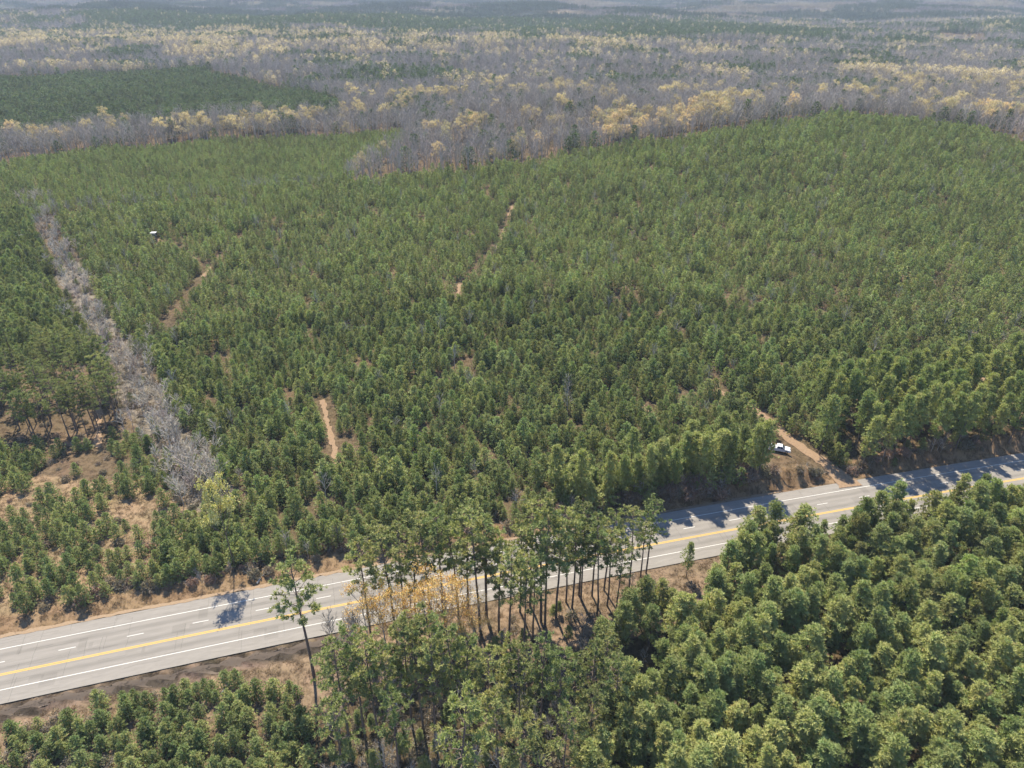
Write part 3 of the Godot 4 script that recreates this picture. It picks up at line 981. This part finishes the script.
func plant_near() -> void:
	var lab := "tall slender mature pine with bare trunk on the tan verge beside the highway"
	var grp := "tall pines along the near verge"
	tall(314, 676, 557, "lone tall pine beside the dark ditch, its crown overlapping the highway", "", "tall", "bark", "", 1.25)
	for a in [[371, 636, 536], [396, 634, 530], [416, 630, 551], [432, 624, 518], [459, 620, 521], [480, 630, 515], [487, 620, 514], [499, 632, 544], [509, 646, 546], [524, 655, 558], [541, 622, 504],
			[486, 616, 517], [533, 640, 553], [545, 626, 513], [556, 618, 508], [572, 608, 513], [581, 600, 520], [597, 616, 530], [607, 606, 527], [616, 612, 548], [629, 590, 508], [640, 582, 512], [646, 573, 500], [520, 612, 520], [566, 602, 522], [592, 596, 512], [405, 622, 526], [444, 618, 512], [468, 612, 510], [530, 606, 502], [579, 596, 506], [604, 590, 508]]:
		tall(a[0], a[1], a[2], lab, grp, "tall", "bark", "", 1.15)
	var p0 := gp(686, 577)
	tree("verge_pine", "stand", pose(p0, height_to(p0, 543) / 14.0, 0.8), M.bark, M.stand_tones[2], "single short pine on the tan verge past the tall pines", "pine tree")
	# a darker clump in front of them
	for a in [[340, 735, 650], [352, 752, 640], [366, 740, 628], [380, 748, 636], [398, 742, 640], [412, 726, 622], [424, 734, 626], [442, 722, 610], [455, 735, 622], [436, 748, 640], [470, 745, 640], [488, 752, 650], [505, 730, 640],
			[520, 745, 648], [540, 738, 640], [556, 750, 650], [572, 735, 652], [588, 722, 640], [604, 712, 636], [400, 790, 690], [350, 800, 700], [500, 800, 700], [520, 815, 716], [560, 800, 704], [585, 770, 690], [612, 735, 650]]:
		tall(a[0], a[1], a[2], "dark crowded pine in the shaded clump between verge and dense stand", "shaded pine clump", "tall", "bark", "", 1.0)
	tall(462, 830, 694, "bright yellow-green pine crown rising out of the shaded clump", "", "tall", "bark", "lime_pine", 1.0)
	for a in [[628, 640, 590], [640, 628, 578], [655, 622, 580], [668, 628, 590], [618, 655, 605], [600, 668, 622], [648, 650, 606]]:
		var p := gp(a[0], a[1])
		tree("shaded_oak", "stand", pose(p, height_to(p, a[2]) / 14.0, 1.1), M.bark, tone("tall"), "dense rounded evergreen at the corner of the pine stand", "tree", "dark evergreens by the stand corner")
	# dense stand
	var stand := poly([[664, 632], [696, 592], [728, 548], [752, 508], [800, 470], [1000, 420], [1120, 400], [1250, 500], [1250, 860], [560, 860], [566, 770], [608, 700]], 9.0)
	var spots := []
	for i in range(-4, 74):
		for j in range(0, 56):
			var p := Vector2(-10 + i * 3.1, 40 + j * 3.1) + Vector2(rng.randf_range(-1.3, 1.3), rng.randf_range(-1.3, 1.3))
			if absf(p.x) > p.y * 0.65 + 50.0 or p.y < 56.0 or road_q(p.x, p.y) > -16.0: continue
			if not inside(p, stand): continue
			if n_mid.get_noise_2d(p.x * 2.2 + 31.0, p.y * 2.2) > 0.42 or rng.randf() < 0.08: continue
			spots.append(p)
	spots.sort_custom(func(u, v): return u.length_squared() < v.length_squared())
	for i in spots.size():
		var t := pose(spots[i], 0.58 + 0.48 * rng.randf(), rng.randf_range(0.92, 1.18))
		if i < 310:
			tree("stand_pine", "stand", t, M.bark, tone("stand"), "rounded green pine in the dense stand on the near side of the highway", "pine tree", "pines of the dense near stand")
		else:
			heap("stand%d" % (rng.randi() % 7), t, young_tint(spots[i]))
	var rest := stuff("pine_stand", "far corner of the dense pine stand beside the highway", "pine stand")
	for i in 7: pour("stand%d" % i, "stand_pines", joined([kinds.stand[i].trunk, kinds.stand[i].crown], [M.bark, M.stand]), rest)
	heaps.clear()
	var n := spots.size()
	print("stand ", n)
	# young pines by the ditch
	var low := poly([[-90, 712], [40, 704], [130, 694], [230, 684], [296, 690], [312, 740], [330, 860], [-90, 860]])
	var m := 0
	for i in range(-76, 6):
		for j in range(0, 44):
			var p := Vector2(i * 2.1, 48 + j * 2.1) + Vector2(rng.randf_range(-0.9, 0.9), rng.randf_range(-0.9, 0.9))
			if not inside(p, low) or road_q(p.x, p.y) > -19.5 or absf(p.x) > p.y * 0.66 + 50.0: continue
			var r := rng.randf()
			if r < 0.14: continue
			m += 1
			if r < 0.30:
				tree("near_shrub", "bare_shrub", pose(p, rng.randf_range(0.6, 1.2)), M.grey_bark, tone("brush"), "brown half-bare shrub among the young pines below the ditch", "shrub", "shrubs among the near young pines")
			else:
				tree("thicket_pine", "young", pose(p, rng.randf_range(0.42, 0.78), 1.15), M.bark, tone("young"), "small bushy pine in the thicket on the ditch side of the highway", "pine tree", "young pines below the ditch")
	print("low ", m)
	# golden trees and bare saplings at the verge
	for a in [[374, 666, 594], [388, 660, 596], [402, 664, 592], [414, 660, 590], [436, 660, 580], [449, 662, 580], [461, 658, 586], [474, 664, 602]]:
		var p := gp(a[0], a[1])
		tree("golden_tree", "golden", pose(p, height_to(p, a[2]) / 16.0, 0.8), M.grey_bark, M.orange, "golden orange leafy tree glowing between the tall verge pines", "tree", "golden trees on the verge")
	for i in 12:
		var p := gp(rng.randf_range(302, 362), rng.randf_range(642, 660))
		tree("bare_sapling", "sapling", pose(p, rng.randf_range(0.7, 1.2), 0.9), M.grey_bark, null, "thin bare sapling between the lone pine and golden trees", "bare tree", "bare saplings by the golden trees")
	var py := gp(235, 567)
	tree("pale_tree", "pale", pose(py, height_to(py, 480) / 17.0, 0.62, 0.0), M.bark, M.lime, "tall thin tree with pale yellow-green crown across the highway", "tree")
	# scrub under the tall pines
	for i in 340:
		var p := gp(rng.randf_range(330, 720), rng.randf_range(592 if i < 190 else 690, 790))
		if road_q(p.x, p.y) > -19.0: continue
		var rr := rng.randf()
		if rr < 0.3:
			tree("understory_evergreen", "stand", pose(p, rng.randf_range(0.2, 0.45), 1.3), M.bark, tone("tall"), "low bushy evergreen under the tall pines of the near verge", "tree", "evergreens under the verge pines")
		elif rr < 0.75:
			tree("near_shrub", "bare_shrub", pose(p, rng.randf_range(0.5, 1.2)), M.grey_bark, tone("brush"), "brown scrub under the tall pines of the near verge", "shrub", "scrub under the verge pines")
		else:
			tree("bare_sapling", "sapling", pose(p, rng.randf_range(0.5, 0.9)), M.grey_bark, null, "grey leafless sapling under the tall pines of the near verge", "bare tree", "bare saplings under the verge pines")

# ---------------------------------------------------------------- hardwoods, far plantations and the woods to the horizon
func plant_far() -> void:
	var main := poly([[44, 212], [120, 205], [200, 195], [300, 184], [395, 174], [470, 166], [560, 153], [640, 141], [740, 126], [800, 118], [870, 115], [940, 121], [1024, 141], [1200, 190]], 4.0)
	var edge := main.slice(0, 5)
	main.append(Vector2(900, 0)); main.append(Vector2(-900, 0)); main.append(Vector2(-400, 330))
	var f2 := poly([[-200, 185], [0, 160], [110, 144], [260, 134], [402, 127], [410, 133], [390, 148], [362, 163], [345, 176], [300, 182], [200, 193], [120, 203], [44, 210], [0, 214], [-200, 236]], 5.0)
	var f3 := poly([[-200, 84], [0, 76], [80, 70], [195, 66], [240, 76], [300, 88], [342, 100], [338, 112], [200, 116], [100, 122], [0, 134], [-200, 150]], 7.0)
	var ya := poly([[-60, 32], [220, 25], [300, 31], [560, 31], [720, 41], [745, 52], [560, 47], [300, 48], [250, 58], [130, 42], [-60, 46]], 13.0)
	var yb := poly([[820, 60], [900, 66], [1060, 70], [1060, 96], [960, 86], [880, 76]], 13.0)
	var band := poly([[70, 12], [300, 8], [520, 12], [640, 17], [835, 29], [828, 36], [640, 37], [520, 31], [380, 29], [200, 27], [90, 20]], 12.0)
	var tan_field := poly([[938, 33], [985, 36], [985, 44], [938, 41]])
	var mass2 := stuff("far_plantation", "smooth pale green block of young pines behind the main plantation", "pine plantation")
	var mass3 := stuff("dark_plantation", "blue-green block of taller pines behind the grey wooded strip", "pine plantation")
	var wood := stuff("hardwood_forest", "grey leafless hardwood forest with scattered pines stretching to the horizon", "forest")
	var single := {"bare": 0, "yellow": 0, "pine": 0}
	var cand := []
	var d := 330.0
	while d < 2300.0:
		var step := 3.4 if d < 680.0 else (5.4 if d < 1200.0 else 7.0)
		var x := -(d * 0.68 + 60.0)
		while x < d * 0.68 + 60.0:
			x += step
			cand.append(Vector2(x + rng.randf_range(-0.42, 0.42) * step, d + rng.randf_range(-0.42, 0.42) * step))
		d += step
	print("cand ", cand.size())
	var count := 0
	for p: Vector2 in cand:
		if p.y < 1000.0 and inside(p, main): continue
		if inside(p, f2):
			if line_dist(p, edge) < 7.0:
				if rng.randf() < 0.4: heap("bar%d" % (rng.randi() % 6), pose(p, rng.randf_range(0.4, 0.7), 1.2), Color(0.9, 0.9, 0.9))
				continue
			heap("f2_%d" % (rng.randi() % 6), pose(p, rng.randf_range(0.72, 0.95), 1.0), young_tint(p))
			continue
		if p.y < 680.0 and rng.randf() > 0.40: continue       # the hardwoods stand wider apart than planted pines
		if p.y < 400.0: continue
		if inside(p, f3):
			heap("f3_%d" % (rng.randi() % 6), pose(p, rng.randf_range(1.0, 1.35), 1.45), young_tint(p))
			continue
		if inside(p, tan_field): continue
		count += 1
		var n := n_mid.get_noise_2d(p.x * 0.35 + 40.0, p.y * 0.35)
		var nn := n_big.get_noise_2d(p.x * 1.4, p.y * 1.4 + 70.0)
		var py_ := 0.02 + 0.3 * smoothstep(0.26, 0.5, n)
		if inside(p, ya) or inside(p, yb): py_ = 0.08 + 0.5 * smoothstep(-0.05, 0.3, n)
		var pp := 0.05 + 0.55 * smoothstep(0.18, 0.4, nn) * smoothstep(600.0, 1000.0, p.y)
		if p.y > 1450.0: pp = maxf(pp, 0.75 * smoothstep(-0.05, 0.15, n_big.get_noise_2d(p.x * 0.8 + 300.0, p.y * 1.5)))
		if p.y > 1400.0 and inside(p, band):
			pp = 0.93
			py_ = 0.02
		if p.y < 900.0: py_ *= 0.8
		if py_ > 0.5: pp *= 0.3
		var r := rng.randf()
		var size := rng.randf_range(0.7, 1.15)
		var k := rng.randf_range(0.75, 1.25)
		if r < py_:
			if single.yellow < 120 and p.y < 900.0 and absf(p.x) < p.y * 0.7:
				single.yellow += 1
				tree("yellow_tree", "yellow", pose(p, size, 1.1), M.grey_bark, tone("yellow"), "pale yellow budding tree among the grey hardwoods behind the plantation", "tree", "yellow trees in the grey wood")
			else:
				heap("faryel%d" % (rng.randi() % 6) if p.y > 850.0 else "yel%d" % (rng.randi() % 5), pose(p, size, 1.25), Color(k, k, k))
		elif r < py_ + pp:
			heap("farpin%d" % (rng.randi() % 6), pose(p, size * 2.1, 1.15), Color(k, k, k))
		else:
			if single.bare < 300 and absf(p.x) < p.y * 0.7:
				single.bare += 1
				tree("bare_hardwood", "bare", pose(p, size, 1.1), tone("grey_bark"), null, "leafless grey hardwood at the near edge of the wood behind the plantation", "bare tree", "bare hardwoods at the wood edge")
			else:
				heap("farbar%d" % (rng.randi() % 6) if p.y > 850.0 else "bar%d" % (rng.randi() % 6), pose(p, size, 1.3), Color(k * 1.02, k, k * 0.98))
	print("wood ", count, " ", single)
	# beyond: squares of wood
	d = 2300.0
	while d < 12000.0:
		var step := 40.0 if d < 5000.0 else 62.0
		var x := -d * 0.7
		while x < d * 0.7:
			x += step
			var p := Vector2(x + rng.randf_range(-9, 9), d + rng.randf_range(-9, 9))
			if inside(p, tan_field): continue
			var n := n_big.get_noise_2d(p.x * 0.45 + 300.0, p.y * 0.8)
			var open := n_big.get_noise_2d(p.x * 0.5 - 800.0, p.y * 0.9)
			if open > 0.30: continue
			var k := rng.randf_range(0.8, 1.2)
			var s := step / 42.0
			if n > -0.02 or inside(p, band): heap("pp%d" % (rng.randi() % 3), pose(p, 1.1, s), Color(k, k, k))
			elif n < -0.3: heap("py%d" % (rng.randi() % 3), pose(p, 1.0, s), Color(1.4 * k, 1.32 * k, 1.05 * k))
			else: heap("pw%d" % (rng.randi() % 3), pose(p, 1.0, s), Color(k, k, k))
		d += step
	for i in 7:
		if i < 6:
			pour("f2_%d" % i, "young_pines", kinds.young[i].far, mass2)
			pour("f3_%d" % i, "young_pines", kinds.young[i].mature, mass3)
			pour("farbar%d" % i, "bare_trees", far_hardwood(false), wood)
			pour("faryel%d" % i, "yellow_trees", far_hardwood(true), wood)
			pour("farpin%d" % i, "pines", kinds.young[i].mature, wood)
			pour("bar%d" % i, "bare_trees", joined([kinds.bare[i].trunk], [M.grey_bark]), wood)
		if i < 5:
			pour("yel%d" % i, "yellow_trees", joined([kinds.yellow[i].trunk, kinds.yellow[i].crown], [M.grey_bark, M.yellow]), wood)
	for i in 3:
		var a: Mesh = patch(true)[0]
		var b: Mesh = patch(false)[0]
		pour("pp%d" % i, "far_pines", a, wood, M.far_pine)
		pour("pw%d" % i, "far_trees", b, wood, M.far_wood)
		pour("py%d" % i, "far_trees", b, wood, M.far_wood)
	var total := 0
	for k in heaps: total += heaps[k][0].size()
	print("far copies ", total)
	heaps.clear()

func stuff(called: String, label: String, category: String) -> Node3D:
	var o := Node3D.new()
	o.name = called
	add_child(o)
	tag(o, label, category, "", "stuff")
	return o

# ---------------------------------------------------------------- small things
func small_things() -> void:
	# dry grass
	var g := grass_tuft()
	var left := poly([[-60, 470], [60, 478], [160, 478], [215, 505], [235, 590], [-60, 650]])
	for i in 60000:
		var p := Vector2(rng.randf_range(-200, 190), rng.randf_range(52, 250))
		var q := road_q(p.x, p.y)
		if not seen(p.x, p.y, 40.0): continue
		if q > 200.0 or (q > -14.3 and q < 4.4): continue
		if q > 11.0 and not inside(p, left) and line_dist(p, strip) > 6.0: continue
		if q < -24.0 and rng.randf() < 0.85: continue
		if q < -14.0 and q > -17.6 and p.x < -30.0 and rng.randf() < 0.93: continue
		if blocked(p): continue
		var k := rng.randf_range(0.65, 1.2)
		heap("grass" if rng.randf() < 0.75 else "weeds", pose(p, rng.randf_range(0.5, 1.3), 1.3, 0.1), Color(k, k * rng.randf_range(0.85, 1.05), k * 0.95))
	var gm := stuff("dry_grass", "tufts of tan dry grass on the verges and clearings", "grass")
	pour("grass", "grass", g, gm, M.straw)
	pour("weeds", "weeds", g, gm, M.brush)
	heaps.clear()
	# pale logs and snags
	log_at(gp(257, 584), gp(270, 566), 0.2, "pale fallen log at the far roadside beside the thin yellow-green tree")
	log_at(gp(222, 694), gp(229, 682), 0.22, "short pale log lying below the dark ditch")
	log_at(gp(392, 716), gp(398, 700), 0.16, "thin pale fallen trunk on tan ground under the shaded clump")
	var sp := gp(756, 459)
	tree("dead_snag", "sapling", pose(sp, height_to(sp, 430) / 9.0, 0.8), M.pale_bark, null, "bleached bare snag beside the white pickup truck", "dead tree")
	var sg := gp(640, 496)
	tree("dead_snag", "sapling", pose(sg, 0.8, 1.5), M.pale_bark, null, "pale grey bushy dead tree in the roadside brush", "dead tree")
	pickup()
	blind(gp(22, 242), 3.4, "white-roofed box stand on posts beside the pale strip")
	blind(gp(155, 239), 3.2, "white-roofed box stand at the end of the short sandy track")

func log_at(a: Vector2, b: Vector2, r: float, label: String) -> void:
	start()
	var p0 := at(a, -r * 0.8)
	var p1 := at(b, -r * 0.8)
	var m := p0.lerp(p1, 0.5) + Vector3(0.08, 0.02, 0.05)
	tube(p0, m, r, r * 0.86, 8, W)
	tube(m, p1, r * 0.86, r * 0.7, 8, W)
	for e in [[p0, r], [p1, r * 0.7]]:
		for i in 8:
			var ax := (p1 - p0).normalized()
			var u := ax.cross(Vector3.UP).normalized()
			var w := ax.cross(u)
			tri(e[0], e[0] + (u * cos(TAU * i / 8) + w * sin(TAU * i / 8)) * e[1], e[0] + (u * cos(TAU * (i + 1) / 8) + w * sin(TAU * (i + 1) / 8)) * e[1], Color(1.1, 1.0, 0.85))
	var o := base("fallen_log", Vector3.ZERO, label, "log")
	inst("trunk", finish(), M.pale_bark, o)
	start()
	for k in 3:
		var s := p0.lerp(p1, 0.3 + 0.22 * k)
		tube(s, s + Vector3(0.2 - 0.2 * k, 0.7, 0.3 * k - 0.2), r * 0.25, r * 0.1, 5, W)
	inst("branch_stub", finish(), M.pale_bark, o)

func box(lo: Vector3, hi: Vector3, b := 0.04) -> ArrayMesh:           # a box with chamfered edges
	var st := SurfaceTool.new()
	st.begin(Mesh.PRIMITIVE_TRIANGLES)
	st.set_smooth_group(-1)
	var pts := PackedVector3Array()
	for sx in [0, 1]: for sy in [0, 1]: for sz in [0, 1]:
		for k in 3:
			var p := Vector3(hi.x if sx else lo.x, hi.y if sy else lo.y, hi.z if sz else lo.z)
			var into := Vector3(-1 if sx else 1, -1 if sy else 1, -1 if sz else 1) * b
			if k != 0: p.x += into.x
			if k != 1: p.y += into.y
			if k != 2: p.z += into.z
			pts.append(p)
	var shape := ConvexPolygonShape3D.new()
	shape.points = pts
	var mid := (lo + hi) * 0.5
	var idx := func(sx, sy, sz, k): return pts[(sx * 4 + sy * 2 + sz) * 3 + k]
	var faces := []
	for s in [0, 1]:
		faces.append([idx.call(s, 0, 0, 0), idx.call(s, 0, 1, 0), idx.call(s, 1, 1, 0), idx.call(s, 1, 0, 0)])
		faces.append([idx.call(0, s, 0, 1), idx.call(0, s, 1, 1), idx.call(1, s, 1, 1), idx.call(1, s, 0, 1)])
		faces.append([idx.call(0, 0, s, 2), idx.call(0, 1, s, 2), idx.call(1, 1, s, 2), idx.call(1, 0, s, 2)])
		for t in [0, 1]:
			faces.append([idx.call(s, t, 0, 0), idx.call(s, t, 1, 0), idx.call(s, t, 1, 1), idx.call(s, t, 0, 1)])
			faces.append([idx.call(s, 0, t, 0), idx.call(s, 1, t, 0), idx.call(s, 1, t, 2), idx.call(s, 0, t, 2)])
			faces.append([idx.call(0, s, t, 1), idx.call(1, s, t, 1), idx.call(1, s, t, 2), idx.call(0, s, t, 2)])
			for r in [0, 1]: faces.append([idx.call(s, t, r, 0), idx.call(s, t, r, 1), idx.call(s, t, r, 2)])
	for f in faces: put_face(st, f, mid)
	st.generate_normals()
	return st.commit()

func put_face(st: SurfaceTool, f: Array, mid: Vector3) -> void:
	var nrm: Vector3 = (f[1] - f[0]).cross(f[2] - f[0])
	if nrm.dot(f[0] - mid) > 0.0: f.reverse()
	for i in range(1, f.size() - 1):
		for v in [f[0], f[i], f[i + 1]]:
			st.set_color(W)
			st.add_vertex(v)

func wedge(profile: Array, half0: float, half1: float) -> ArrayMesh:   # side outline (x, y) swept across, narrower at the top
	var st := SurfaceTool.new()
	st.begin(Mesh.PRIMITIVE_TRIANGLES)
	st.set_smooth_group(-1)
	var lo := 1e9
	var hi := -1e9
	var mid := Vector3.ZERO
	for p in profile:
		lo = minf(lo, p[1]); hi = maxf(hi, p[1])
		mid += Vector3(p[0], p[1], 0) / profile.size()
	var a := []
	var b := []
	for p in profile:
		var w := lerpf(half0, half1, (p[1] - lo) / (hi - lo))
		a.append(Vector3(p[0], p[1], w)); b.append(Vector3(p[0], p[1], -w))
	put_face(st, a.duplicate(), mid)
	put_face(st, b.duplicate(), mid)
	for i in a.size():
		var j := (i + 1) % a.size()
		put_face(st, [a[i], a[j], b[j], b[i]], mid)
	st.generate_normals()
	return st.commit()

func pickup() -> void:
	M.paint = mat(lin(0.45, 0.45, 0.45), 0.35)
	M.paint.clearcoat_enabled = true
	M.paint.clearcoat = 0.6
	M.glass = mat(lin(0.02, 0.025, 0.04), 0.08)
	M.glass.metallic_specular = 0.6
	M.rubber = mat(lin(0.02, 0.02, 0.02), 0.9)
	M.chrome = mat(lin(0.5, 0.5, 0.5), 0.3)
	M.chrome.metallic = 0.8
	M.lamp = mat(lin(0.7, 0.7, 0.65), 0.2)
	M.red = mat(lin(0.4, 0.03, 0.02), 0.3)
	var p := gp(779, 451)
	var o := base("pickup_truck", at(p, -0.13), "white pickup truck with dark windows parked on the dirt driveway", "pickup truck")
	o.rotation.y = deg_to_rad(-17.0)
	inst("body", wedge([[-2.75, 0.5], [-2.75, 1.12], [0.95, 1.14], [1.9, 1.10], [2.62, 1.0], [2.75, 0.8], [2.72, 0.45], [-2.6, 0.42]], 0.97, 0.93), M.paint, o)
	var cab := inst("cab", wedge([[-0.85, 1.13], [-0.7, 1.78], [-0.5, 1.84], [0.55, 1.82], [1.35, 1.13]], 0.92, 0.74), M.paint, o)
	for s in [-1.0, 1.0]:
		inst("side_window", wedge_side([[-0.68, 1.22], [-0.58, 1.70], [0.02, 1.71], [0.02, 1.22]], s), M.glass, cab)
		inst("side_window", wedge_side([[0.12, 1.22], [0.12, 1.71], [0.50, 1.69], [1.0, 1.22]], s), M.glass, cab)
	var ws := SurfaceTool.new()
	ws.begin(Mesh.PRIMITIVE_TRIANGLES)
	put_face(ws, [Vector3(1.29, 1.22, 0.80), Vector3(0.64, 1.79, 0.66), Vector3(0.64, 1.79, -0.66), Vector3(1.29, 1.22, -0.80)], Vector3(0, 1, 0))
	ws.generate_normals()
	inst("windscreen", ws.commit(), M.glass, cab)
	inst("bed_rail", box(Vector3(-2.70, 1.10, 0.78), Vector3(-0.88, 1.30, 0.95)), M.paint, o)
	inst("bed_rail", box(Vector3(-2.70, 1.10, -0.95), Vector3(-0.88, 1.30, -0.78)), M.paint, o)
	inst("tailgate", box(Vector3(-2.78, 0.62, -0.77), Vector3(-2.66, 1.29, 0.77)), M.paint, o)
	inst("bumper", box(Vector3(2.68, 0.42, -0.92), Vector3(2.86, 0.66, 0.92), 0.05), M.chrome, o)
	inst("bumper", box(Vector3(-2.92, 0.45, -0.9), Vector3(-2.74, 0.62, 0.9), 0.05), M.chrome, o)
	for s in [-1.0, 1.0]:
		inst("headlight", box(Vector3(2.60, 0.78, s * 0.72 - 0.16), Vector3(2.77, 0.94, s * 0.72 + 0.16), 0.02), M.lamp, o)
		inst("taillight", box(Vector3(-2.80, 0.75, s * 0.86 - 0.07), Vector3(-2.72, 1.08, s * 0.86 + 0.07), 0.02), M.red, o)
		inst("door_mirror", box(Vector3(0.95, 1.18, s * 1.05 - 0.1), Vector3(1.1, 1.36, s * 1.05 + 0.1), 0.03), M.rubber, o)
		for x in [-1.75, 1.75]:
			var wh := CylinderMesh.new()
			wh.top_radius = 0.39; wh.bottom_radius = 0.39; wh.height = 0.26; wh.radial_segments = 24
			var w := inst("wheel", wh, M.rubber, o)
			w.position = Vector3(x, 0.39, s * 0.86)
			w.rotation.x = PI / 2
			var rm := CylinderMesh.new()
			rm.top_radius = 0.23; rm.bottom_radius = 0.23; rm.height = 0.29; rm.radial_segments = 16
			inst("rim", rm, M.chrome, w)

func wedge_side(pts: Array, s: float) -> ArrayMesh:
	var st := SurfaceTool.new()
	st.begin(Mesh.PRIMITIVE_TRIANGLES)
	var f := []
	for p in pts: f.append(Vector3(p[0], p[1], s * (lerpf(0.92, 0.74, (p[1] - 1.13) / 0.71) + 0.012)))
	put_face(st, f, Vector3(0, 1.4, 0))
	st.generate_normals()
	return st.commit()

func blind(p: Vector2, h: float, label: String) -> void:
	if not M.has("tin"):
		M.tin = mat(lin(0.34, 0.34, 0.34), 0.6)
		M.ply = mat(lin(0.16, 0.15, 0.11), 0.9)
	var o := base("box_stand", at(p, 0.1), label, "box stand")
	inst("cabin", box(Vector3(-0.9, h - 1.6, -0.9), Vector3(0.9, h + 0.2, 0.9)), M.ply, o)
	inst("roof", box(Vector3(-1.35, h + 0.205, -1.25), Vector3(1.35, h + 0.3, 1.25), 0.02), M.tin, o)
	for sx in [-0.8, 0.8]:
		for sz in [-0.8, 0.8]:
			inst("leg", box(Vector3(sx - 0.07, -0.1, sz - 0.07), Vector3(sx + 0.07, h - 1.605, sz + 0.07), 0.01), M.ply, o)
	for s in 6:
		inst("ladder_rung", box(Vector3(-0.3, 0.3 + s * 0.38, 0.9), Vector3(0.3, 0.35 + s * 0.38, 0.94), 0.005), M.ply, o)
